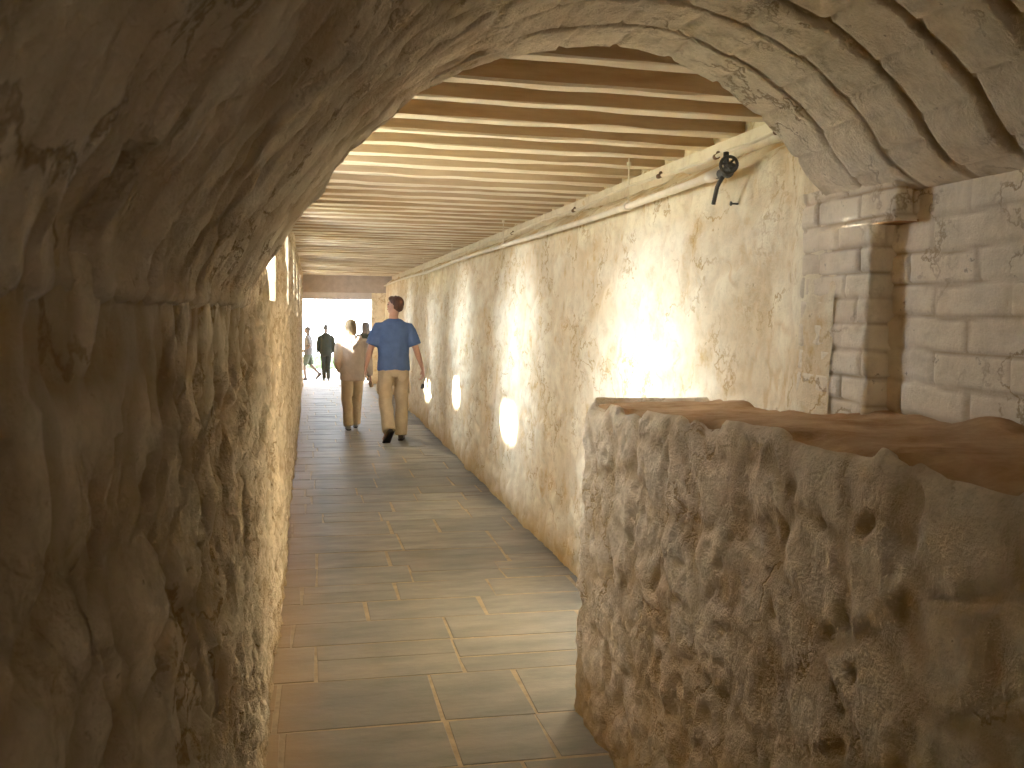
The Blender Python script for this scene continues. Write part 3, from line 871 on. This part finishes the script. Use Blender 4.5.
def person(name, loc, label, P, cl, k=1.0, vox=.0075, rotz=0.0):
    """P: joints in metres for a 1.78 m figure (scaled by k); cl: clothing spec"""
    root = empty(name, loc, label, 'person', rotz)
    S = lambda v: Vector(v) * k
    J = {a: S(v) for a, v in P.items() if isinstance(v, tuple)}
    side = P.get('side', (1, 0, 0))
    sd = Vector(side)
    ctr = lambda z, off=(0, 0): Vector((off[0], off[1], z)) * k
    lean = P.get('lean', (0, 0))
    tz = [(.86, .150, .105), (.95, .155, .110), (1.08, .140, .098), (1.22, .160, .110), (1.36, .178, .108), (1.44, .155, .085), (1.495, .075, .062)]
    w = P.get('width', 1.0)
    def tor(z): f = (z - .9) / .6; return (lean[0] * f, lean[1] * f)
    torso = [(ctr(z, tor(z)), a * k * w, b * k * w) for z, a, b in tz]
    hd, T, ax = head_shapes(J['head'], P.get('yaw', 0), k, P.get('pitch', 0), P.get('tilt', 0))
    body = [loft(torso, side, 18), loft([(ctr(1.46, tor(1.46)), .064 * k, .062 * k), (ctr(1.54, tor(1.54)), .057 * k, .060 * k), (J['head'] + Vector((0, -.01, -.04)) * k, .056 * k, .062 * k)], side, 14)] + hd
    for s in 'lr':
        sh, el, wr = J['sh' + s], J['el' + s], J['wr' + s]
        sg = -1 if s == 'l' else 1
        body.append(loft([(sh - sd * sg * .03 * k, .056 * k, .056 * k), (sh, .056 * k, .056 * k), (sh.lerp(el, .45), .048 * k, .048 * k), (el, .040 * k, .040 * k), (el.lerp(wr, .3), .041 * k, .039 * k), (el.lerp(wr, .75), .030 * k, .027 * k), (wr, .026 * k, .021 * k)], (0, 1, 0), 12))
        d = (wr - el)
        hdv = Vector(P.get('hand' + s, tuple(d)))
        body += hand_shapes(wr, hdv, P.get('thumb' + s, (0, 1, 0)), P.get('palm' + s, (-sg, 0, 0)), k, P.get('curl' + s, .35))
        hp, kn, an, to = J['hip' + s], J['kn' + s], J['an' + s], J['to' + s]
        body.append(loft([(hp + Vector((0, 0, .04)) * k, .080 * k, .085 * k), (hp.lerp(kn, .2), .080 * k, .082 * k), (kn, .055 * k, .058 * k), (kn.lerp(an, .3), .055 * k, .058 * k), (an, .036 * k, .038 * k)], side, 14))
        fd = (to - an)
        body.append(loft([(an + (an - kn).normalized() * .02 * k, .034 * k, .038 * k), (an.lerp(to, .5), .038 * k, .030 * k), (to, .036 * k, .018 * k)], side, 10))
    fuse('body', body, vox, cl['skin'], root, 3)
    for sx in (-1, 1):
        v, f = ellipsoid(T(sx * .031, .083, .004), (.012 * k, .008 * k, .008 * k), ax, 10, 8); link_mesh('eye', v, f, EYE_M, root)
    v, f = ellipsoid(T(0, .0965, -.062), (.021 * k, .005 * k, .006 * k), ax, 10, 8); link_mesh('mouth', v, f, LIP, root)
    # --- hair
    hs = cl['hair']; hw = cl.get('hair_w', 1.0)
    E = lambda p, r: ellipsoid(T(*p), tuple(q * k for q in r), ax)
    hsh = [E((0, -.020, .040), (.080, .097, .086)), E((0, -.045, -.012), (.073, .064, .062))]
    if hs == 'short': hsh.append(E((0, .05, .078), (.058, .045, .035)))
    if hs == 'long':
        hsh = [E((0, -.018, .040), (.086 * hw, .104, .090)), E((0, -.045, -.01), (.088 * hw, .075, .085)), E((.062 * hw, .0, -.04), (.028, .055, .095)), E((-.062 * hw, .0, -.04), (.028, .055, .095))]
        L = cl.get('hair_len', .22)
        hsh.append(loft([(T(0, -.05, .02), .088 * k * hw, .062 * k), (T(0, -.070, -.08), .088 * k * hw, .045 * k), (T(0, -.085, -.08 - L * .5), .082 * k * hw, .035 * k), (T(0, -.085, -L), .060 * k * hw, .022 * k)], ax[0], 16))
    if hs == 'cropped': hsh = [E((0, -.014, .036), (.077, .095, .084)), E((0, -.045, -.005), (.070, .058, .05))]
    fuse('hair', hsh, vox, cl['hair_mat'], root, 2, .005 * k, 45, 3, .25)
    # --- top
    ez = cl.get('ease', .022) * k
    hem = cl.get('hem', .88)
    top = [(ctr(hem, tor(hem)), .185 * k * w + ez * .6, .125 * k * w + ez * .6), (ctr(hem + .04, tor(hem)), .187 * k * w + ez * .5, .128 * k * w + ez * .5)]
    for z, a, b in ((1.05, .172, .118), (1.20, .178, .118), (1.34, .192, .114), (1.42, .160, .096), (1.475, .115, .072), (1.50, .075, .060)):
        top.append((ctr(z, tor(z)), a * k * w + ez * .55, b * k * w + ez * .55))
    tsh = [loft(top, side, 20, .15)]
    slv = cl.get('sleeve', 'short')
    for s in 'lr':
        sh, el, wr = J['sh' + s], J['el' + s], J['wr' + s]; sg = -1 if s == 'l' else 1
        inner = sh - sd * sg * .055 * k + Vector((0, 0, .008)) * k
        if slv == 'short':
            e = sh.lerp(el, .80)
            tsh.append(loft([(inner, .058 * k + ez * .2, .062 * k), (sh, .052 * k + ez * .2, .062 * k + ez * .4), (sh.lerp(el, .12), .056 * k + ez * .3, .064 * k + ez * .4), (sh.lerp(el, .4), .060 * k + ez * .4, .066 * k + ez * .5), (e, .054 * k + ez * .5, .064 * k + ez * .7)], (0, 1, 0), 14, .1))
        else:
            tsh.append(loft([(inner, .058 * k + ez * .2, .062 * k), (sh, .052 * k + ez * .2, .062 * k + ez * .5), (sh.lerp(el, .12), .056 * k + ez * .3, .062 * k + ez * .5), (sh.lerp(el, .5), .058 * k + ez * .5, .058 * k + ez * .5), (el, .052 * k + ez * .5, .052 * k + ez * .5), (el.lerp(wr, .5), .046 * k + ez * .5, .046 * k + ez * .5), (el.lerp(wr, .93), .040 * k + ez * .3, .038 * k + ez * .3)], (0, 1, 0), 14, .1))
    fuse(cl['top_name'], tsh, vox * 1.3, cl['top'], root, 3, .009 * k, 9, 5, .8)
    if cl.get('hood'):
        nb = ctr(1.46, tor(1.46))
        fuse('hood', [loft([(nb + Vector((-.10, .03, .05)) * k, .03 * k, .04 * k), (nb + Vector((-.105, -.07, .015)) * k, .045 * k, .05 * k), (nb + Vector((-.055, -.125, -.065)) * k, .055 * k, .045 * k), (nb + Vector((0, -.135, -.115)) * k, .060 * k, .045 * k),
                           (nb + Vector((.055, -.125, -.065)) * k, .055 * k, .045 * k), (nb + Vector((.105, -.07, .015)) * k, .045 * k, .05 * k), (nb + Vector((.10, .03, .05)) * k, .03 * k, .04 * k)], (0, 0, 1), 12),
                      ellipsoid(nb + Vector((0, -.095, -.02)) * k, (.085 * k, .05 * k, .085 * k))], vox, cl['top'], root, 3, .006 * k, 14, 9)
    # --- legs
    le = cl.get('leg_ease', .02) * k
    short = cl.get('shorts', False)
    lsh = [loft([(ctr(.80), .150 * k * w + le * .5, .112 * k * w + le * .6), (ctr(.88), .168 * k * w + le * .5, .122 * k * w + le * .6), (ctr(.97), .163 * k * w + le * .4, .115 * k * w + le * .4), (ctr(1.02), .155 * k * w + le * .3, .108 * k * w + le * .3)], side, 20, .1)]
    for s in 'lr':
        hp, kn, an = J['hip' + s], J['kn' + s], J['an' + s]
        pts = [(hp + Vector((0, 0, .0)) * k, .084 * k + le * .4, .098 * k + le * .6), (hp.lerp(kn, .25), .086 * k + le * .5, .094 * k + le * .8)]
        if short: pts.append((hp.lerp(kn, .95), .075 * k + le * .9, .080 * k + le * .9))
        else: pts += [(hp.lerp(kn, .7), .068 * k + le * .8, .074 * k + le * .9), (kn, .062 * k + le * .8, .066 * k + le * .9), (kn.lerp(an, .5), .058 * k + le * .85, .062 * k + le), (kn.lerp(an, .92), .054 * k + le, .058 * k + le * 1.15), (kn.lerp(an, 1.04), .052 * k + le, .058 * k + le * 1.15)]
        lsh.append(loft(pts, side, 16, .1))
    fuse('shorts' if short else 'trousers', lsh, vox * 1.3, cl['legs'], root, 3, .011 * k, 8, 8, .9)
    if cl.get('belt'):
        pass
    for s in 'lr':
        an, to, kn = J['an' + s], J['to' + s], J['kn' + s]
        d = (to - an); shin = (an - kn).normalized()
        f = P.get('foot' + s)
        fdir = Vector(f).normalized() if f else Vector((d.x, d.y, 0)).normalized()
        dn = shin - fdir * shin.dot(fdir)
        dn = dn.normalized()
        heel = an + dn * .055 * k - fdir * .05 * k
        toe = heel + fdir * .27 * k
        sh_ = [loft([(heel + fdir * .0 * k - dn * .02 * k, .032 * k, .040 * k), (heel + fdir * .06 * k - dn * .025 * k, .037 * k, .050 * k), (heel + fdir * .14 * k - dn * .012 * k, .042 * k, .038 * k), (heel + fdir * .22 * k - dn * .002 * k, .045 * k, .029 * k), (toe - fdir * .01 * k, .034 * k, .020 * k)], dn.cross(fdir), 14),
               loft([(heel - dn * .045 * k + fdir * .035 * k, .038 * k, .042 * k), (an - shin * .03 * k, .042 * k, .044 * k)], side, 12)]
        so = fuse('shoe', sh_, .0075 * k, cl['shoe'], root, 2)
        sl = loft([(heel + dn * .022 * k - fdir * .012 * k, .034 * k, .011 * k), (heel + dn * .022 * k + fdir * .08 * k, .038 * k, .011 * k), (heel + dn * .022 * k + fdir * .19 * k, .048 * k, .011 * k), (toe + dn * .020 * k, .034 * k, .010 * k)], dn.cross(fdir), 14)
        o = link_mesh('sole', sl[0], sl[1], cl.get('sole', cl['shoe']), so)
    return root, J, T

khaki = mk((.46, .35, .22), 'khaki_cotton', rough=.9, var=.14, scale=9, bump=.15, spec=.1)
blue = mk((.075, .12, .25), 'blue_jersey', rough=.9, var=.12, scale=12, bump=.1, spec=.1)
cream = mk((.54, .43, .33), 'cream_fleece', rough=.95, var=.10, scale=14, bump=.2, spec=.1)
black = mk((.006, .0065, .004), 'black_cloth', rough=.9, var=.2, scale=12, spec=.1)
dark = mk((.006, .006, .004), 'dark_trousers', rough=.9, var=.2, scale=12, spec=.1)
shoe_b = mk((.022, .014, .010), 'dark_leather', rough=.5, var=.2, spec=.3)
sole_b = mk((.014, .011, .009), 'black_rubber', rough=.8, var=.2, spec=.2)
shoe_w = mk((.35, .30, .25), 'pale_trainer', rough=.8, var=.2)
hair_br = mk((.075, .030, .014), 'brown_hair', rough=.6, var=.4, scale=60, stretch=(1, 1, .2))
hair_bl = mk((.27, .175, .075), 'blonde_hair', rough=.55, var=.35, scale=60, stretch=(1, 1, .15))
hair_dk = mk((.014, .009, .007), 'dark_hair', rough=.6, var=.3, scale=60)
grey_t = mk((.05, .043, .04), 'grey_tee', rough=.9, var=.2)
olive = mk((.03, .035, .022), 'olive_shorts', rough=.9, var=.2)

man, JM, TM = person('person', (1.0, 11.12, 0), 'man in blue t-shirt and khaki trousers walking away with head turned left', dict(
    head=(.02, .02, 1.665), yaw=math.radians(52), pitch=math.radians(8), tilt=0,
    shl=(-.188, 0, 1.395), ell=(-.282, -.02, 1.13), wrl=(-.335, .06, .90), shr=(.188, 0, 1.395), elr=(.275, -.03, 1.13), wrr=(.365, .03, .885),
    handl=(-.02, .1, -1), handr=(.12, .1, -1), thumbl=(.2, 1, 0), thumbr=(-.2, 1, 0), palml=(1, 0, 0), palmr=(-1, 0, 0), curll=.45, curlr=.6,
    hipl=(-.092, 0, .90), hipr=(.092, 0, .90), knl=(-.105, -.02, .50), knr=(.105, .05, .485), anl=(-.075, -.26, .165), tol=(-.12, -.14, .03), anr=(.095, .02, .085), tor=(.12, .22, .03),
    footl=(-.26, .62, -.74), footr=(.16, 1, -.02)),
    dict(skin=SKIN, hair='short', hair_mat=hair_br, top_name='t_shirt', top=blue, sleeve='short', hem=.87, ease=.030, legs=khaki, leg_ease=.026, shoe=shoe_b, sole=sole_b), 1.0, .0075)
# pockets, belt line on his trousers
tr = [c_ for c_ in man.children if c_.name.startswith('trousers')][0]
for sx in (-1, 1):
    v, f = ellipsoid((sx * .09, -.143, .80), (.052, .005, .058)); o = link_mesh('pocket', v, f, khaki, tr)
for sx, y in ((-1, 0), (1, .02)):
    v, f = ellipsoid((sx * .186, y, .66), (.022, .075, .085)); o = link_mesh('pocket', v, f, khaki, tr)

# small black thing dangling from a cord in his right hand
hb = Vector((1.0, 11.12, 0)) + Vector((.385, .045, .775))
cam_e = empty('camera_pouch', hb, 'small black object dangling on a cord from the right hand of the man in blue', 'pouch')
v, f = loft([((0, 0, .02), .004, .004), ((.004, 0, -.03), .004, .004), ((-.01, 0, -.085), .004, .004)], (1, 0, 0), 8); link_mesh('cord', v, f, M['iron'], cam_e)
v, f = loft([((-.01, 0, -.08), .020, .010), ((-.016, 0, -.10), .024, .013), ((-.024, 0, -.135), .022, .012)], (1, 0, 0), 12); link_mesh('pouch_body', v, f, M['iron'], cam_e)

kw = 1.49 / 1.78
woman, JW, TW = person('person', (.550, 12.22, 0), 'blonde woman in cream hooded jacket and khaki trousers walking beside the man in blue', dict(
    head=(-.02, .03, 1.65), yaw=math.radians(-12), pitch=math.radians(-6), width=.98,
    shl=(-.185, 0, 1.40), ell=(-.235, -.05, 1.10), wrl=(-.19, .08, .93), shr=(.185, 0, 1.40), elr=(.250, .0, 1.11), wrr=(.285, .05, .86),
    thumbl=(0, 1, 0), thumbr=(-.2, 1, 0), handl=(.25, .5, -.9), curlr=.6,
    hipl=(-.085, 0, .90), hipr=(.085, 0, .90), knl=(-.09, .0, .50), knr=(.075, .12, .50), anl=(-.065, -.05, .085), tol=(-.075, .14, .03), anr=(.06, .20, .095), tor=(.07, .40, .05)),
    dict(skin=SKIN, hair='long', hair_w=1.1, hair_len=.26, hair_mat=hair_bl, top_name='hooded_jacket', top=cream, sleeve='long', hood=True, hem=.80, ease=.036, legs=khaki, leg_ease=.03, shoe=shoe_w, sole=sole_b), kw, .0075)
hb = Vector((.550, 12.22, 0)) + Vector((.285, .06, .755)) * kw
v, f = join_data([loft([(hb + Vector((.0, 0, .02)), .02, .012), (hb + Vector((.015, 0, -.03)), .028, .014), (hb + Vector((.02, 0, -.06)), .026, .012)], (1, 0, 0), 12)])
o = link_mesh('purse', v, f, mk((.30, .18, .09), 'tan_leather', rough=.6)); tag(o, 'small tan purse held low in the right hand of the blonde woman', 'purse')

G = gz(28.5)
stand = dict(head=(0, .02, 1.66), shl=(-.19, 0, 1.375), ell=(-.245, 0, 1.13), wrl=(-.245, .04, .88), shr=(.19, 0, 1.375), elr=(.245, 0, 1.13), wrr=(.245, .04, .88), curll=.5, curlr=.5,
             hipl=(-.09, 0, .90), hipr=(.09, 0, .90), knl=(-.075, .03, .50), knr=(.075, .0, .50), anl=(-.06, .06, .085), tol=(-.08, .26, .03), anr=(.07, -.06, .085), tor=(.09, .14, .03))
person('person', (.475, 28.6, G), 'dark silhouetted man in black jacket standing outside the bright far opening', dict(stand, width=1.0),
       dict(skin=SKIN_D, hair='cropped', hair_mat=hair_dk, top_name='jacket', top=black, sleeve='long', hem=.84, ease=.026, legs=dark, leg_ease=.012, shoe=shoe_b, sole=sole_b), .99, .010)
person('person', (-.06, 28.9, G), 'person in grey top and olive shorts striding left, half hidden by left wall', dict(
    head=(0, .03, 1.65), shl=(-.19, 0, 1.41), ell=(-.22, -.10, 1.14), wrl=(-.20, .10, 1.0), shr=(.19, 0, 1.41), elr=(.22, -.10, 1.14), wrr=(.20, .10, 1.0),
    hipl=(-.09, 0, .90), hipr=(.09, 0, .90), knl=(-.085, .12, .50), knr=(.085, -.07, .50), anl=(-.08, .08, .085), tol=(-.08, .28, .03), anr=(.08, -.34, .22), tor=(.08, -.22, .06), footr=(0, .7, -.7)),
    dict(skin=SKIN_D, hair='short', hair_mat=hair_dk, top_name='t_shirt', top=grey_t, sleeve='short', hem=.86, ease=.03, legs=olive, shorts=True, leg_ease=.02, shoe=shoe_b, sole=sole_b), .95, .010, math.radians(80))
person('person', (1.43, 24.0, gz(24.0)), 'dark-haired person at the right edge of the far opening beyond the blonde woman', dict(stand),
       dict(skin=SKIN_D, hair='long', hair_w=1.45, hair_len=.40, hair_mat=hair_dk, top_name='jacket', top=black, sleeve='long', hem=.84, ease=.03, legs=dark, leg_ease=.012, shoe=shoe_b, sole=sole_b), .89, .010)

# ------------------------------------------------------------------ light
W = bpy.data.worlds.new('World'); SC.world = W; W.use_nodes = True
bg = W.node_tree.nodes['Background']; bg.inputs[0].default_value = (.86, .93, 1.0, 1); bg.inputs[1].default_value = 14.0
sl = bpy.data.lights.new('sun', 'SUN'); sl.energy = 60; sl.angle = math.radians(4.0); sl.color = (1, .95, .88)
so = bpy.data.objects.new('sun', sl); C.objects.link(so)
so.rotation_euler = Vector((1, .15, -.645)).to_track_quat('-Z', 'Y').to_euler()
def portal(loc, direction, sx, sy):
    l = bpy.data.lights.new('portal', 'AREA'); l.shape = 'RECTANGLE'; l.size = sx; l.size_y = sy; l.cycles.is_portal = True
    o = bpy.data.objects.new('portal', l); C.objects.link(o); o.location = loc
    o.rotation_euler = Vector(direction).to_track_quat('-Z', 'Z' if abs(direction[2]) < .9 else 'Y').to_euler()
for k_, (w, (hw, oh, oz)) in enumerate(zip(WINS, WSPEC)):
    portal((XL - .262, w, oz), (1, 0, 0), hw * 2 + .02, oh * 2 + .02)
    # added lamp in each opening, boosting the daylight pool on the facing wall
    l = bpy.data.lights.new('window_fill', 'AREA'); l.shape = 'ELLIPSE'; l.size = .56; l.size_y = .26; l.energy = (6.5, 4.6, 3.4, 2.0, 2.2, 1.8)[k_]; l.color = (.74, .86, 1.0); l.spread = math.radians(56)
    o = bpy.data.objects.new('window_fill', l); C.objects.link(o); o.location = (XL - .12, w, oz - .02)
    o.rotation_euler = Vector((1, .05, -.55 if k_ == 0 else -.40)).to_track_quat('-Z', 'Z').to_euler()
    l = bpy.data.lights.new('splay_fill', 'AREA'); l.shape = 'ELLIPSE'; l.size = .3; l.size_y = .18; l.energy = 2.0; l.color = (.9, .95, 1.0); l.spread = math.radians(100)  # second added lamp, brightening the far jamb of the opening
    o = bpy.data.objects.new('splay_fill', l); C.objects.link(o); o.location = (XL - .20, w - .05, oz - .02)
    o.rotation_euler = Vector((.35, 1, -.1)).to_track_quat('-Z', 'Z').to_euler()
portal((.58, END + .36, .9), (0, -1, 0), 1.55, 1.9)

# added fill lamp behind the camera, lifting the dark near surfaces
l = bpy.data.lights.new('rear_fill', 'AREA'); l.shape = 'RECTANGLE'; l.size = 1.2; l.size_y = .9; l.energy = 2.4; l.color = (1, .86, .66)
o = bpy.data.objects.new('rear_fill', l); C.objects.link(o); o.location = (.85, -2.2, 1.75)
o.rotation_euler = Vector((0, 1, -.05)).to_track_quat('-Z', 'Z').to_euler()
# ------------------------------------------------------------------ camera
F = 900.0
psi, phi, rho = 0.2210341517599556, 0.07935603455014906, 0.012
fw = Vector((math.sin(psi) * math.cos(phi), math.cos(psi) * math.cos(phi), -math.sin(phi)))
rt = Vector((math.cos(psi), -math.sin(psi), 0)); up = rt.cross(fw)
r2 = rt * math.cos(rho) + up * math.sin(rho); u2 = -rt * math.sin(rho) + up * math.cos(rho)
cd = bpy.data.cameras.new('camera'); cam = bpy.data.objects.new('camera', cd); C.objects.link(cam)
mw = Matrix(((r2.x, u2.x, -fw.x, 0), (r2.y, u2.y, -fw.y, 0), (r2.z, u2.z, -fw.z, EYE), (0, 0, 0, 1)))
cam.matrix_world = mw
cd.sensor_width = 36; cd.lens = F / 1024 * 36; cd.clip_start = .02; cd.clip_end = 300
cd.dof.use_dof = True; cd.dof.focus_distance = 8.5; cd.dof.aperture_fstop = 20.0
SC.camera = cam

SC.cycles.max_bounces = 14; SC.cycles.diffuse_bounces = 10; SC.cycles.glossy_bounces = 4
SC.cycles.use_denoising = True
SC.cycles.sample_clamp_indirect = 30
SC.view_settings.view_transform = 'Standard'
SC.view_settings.look = 'None'
SC.view_settings.exposure = 1.08
SC.view_settings.gamma = 1.2
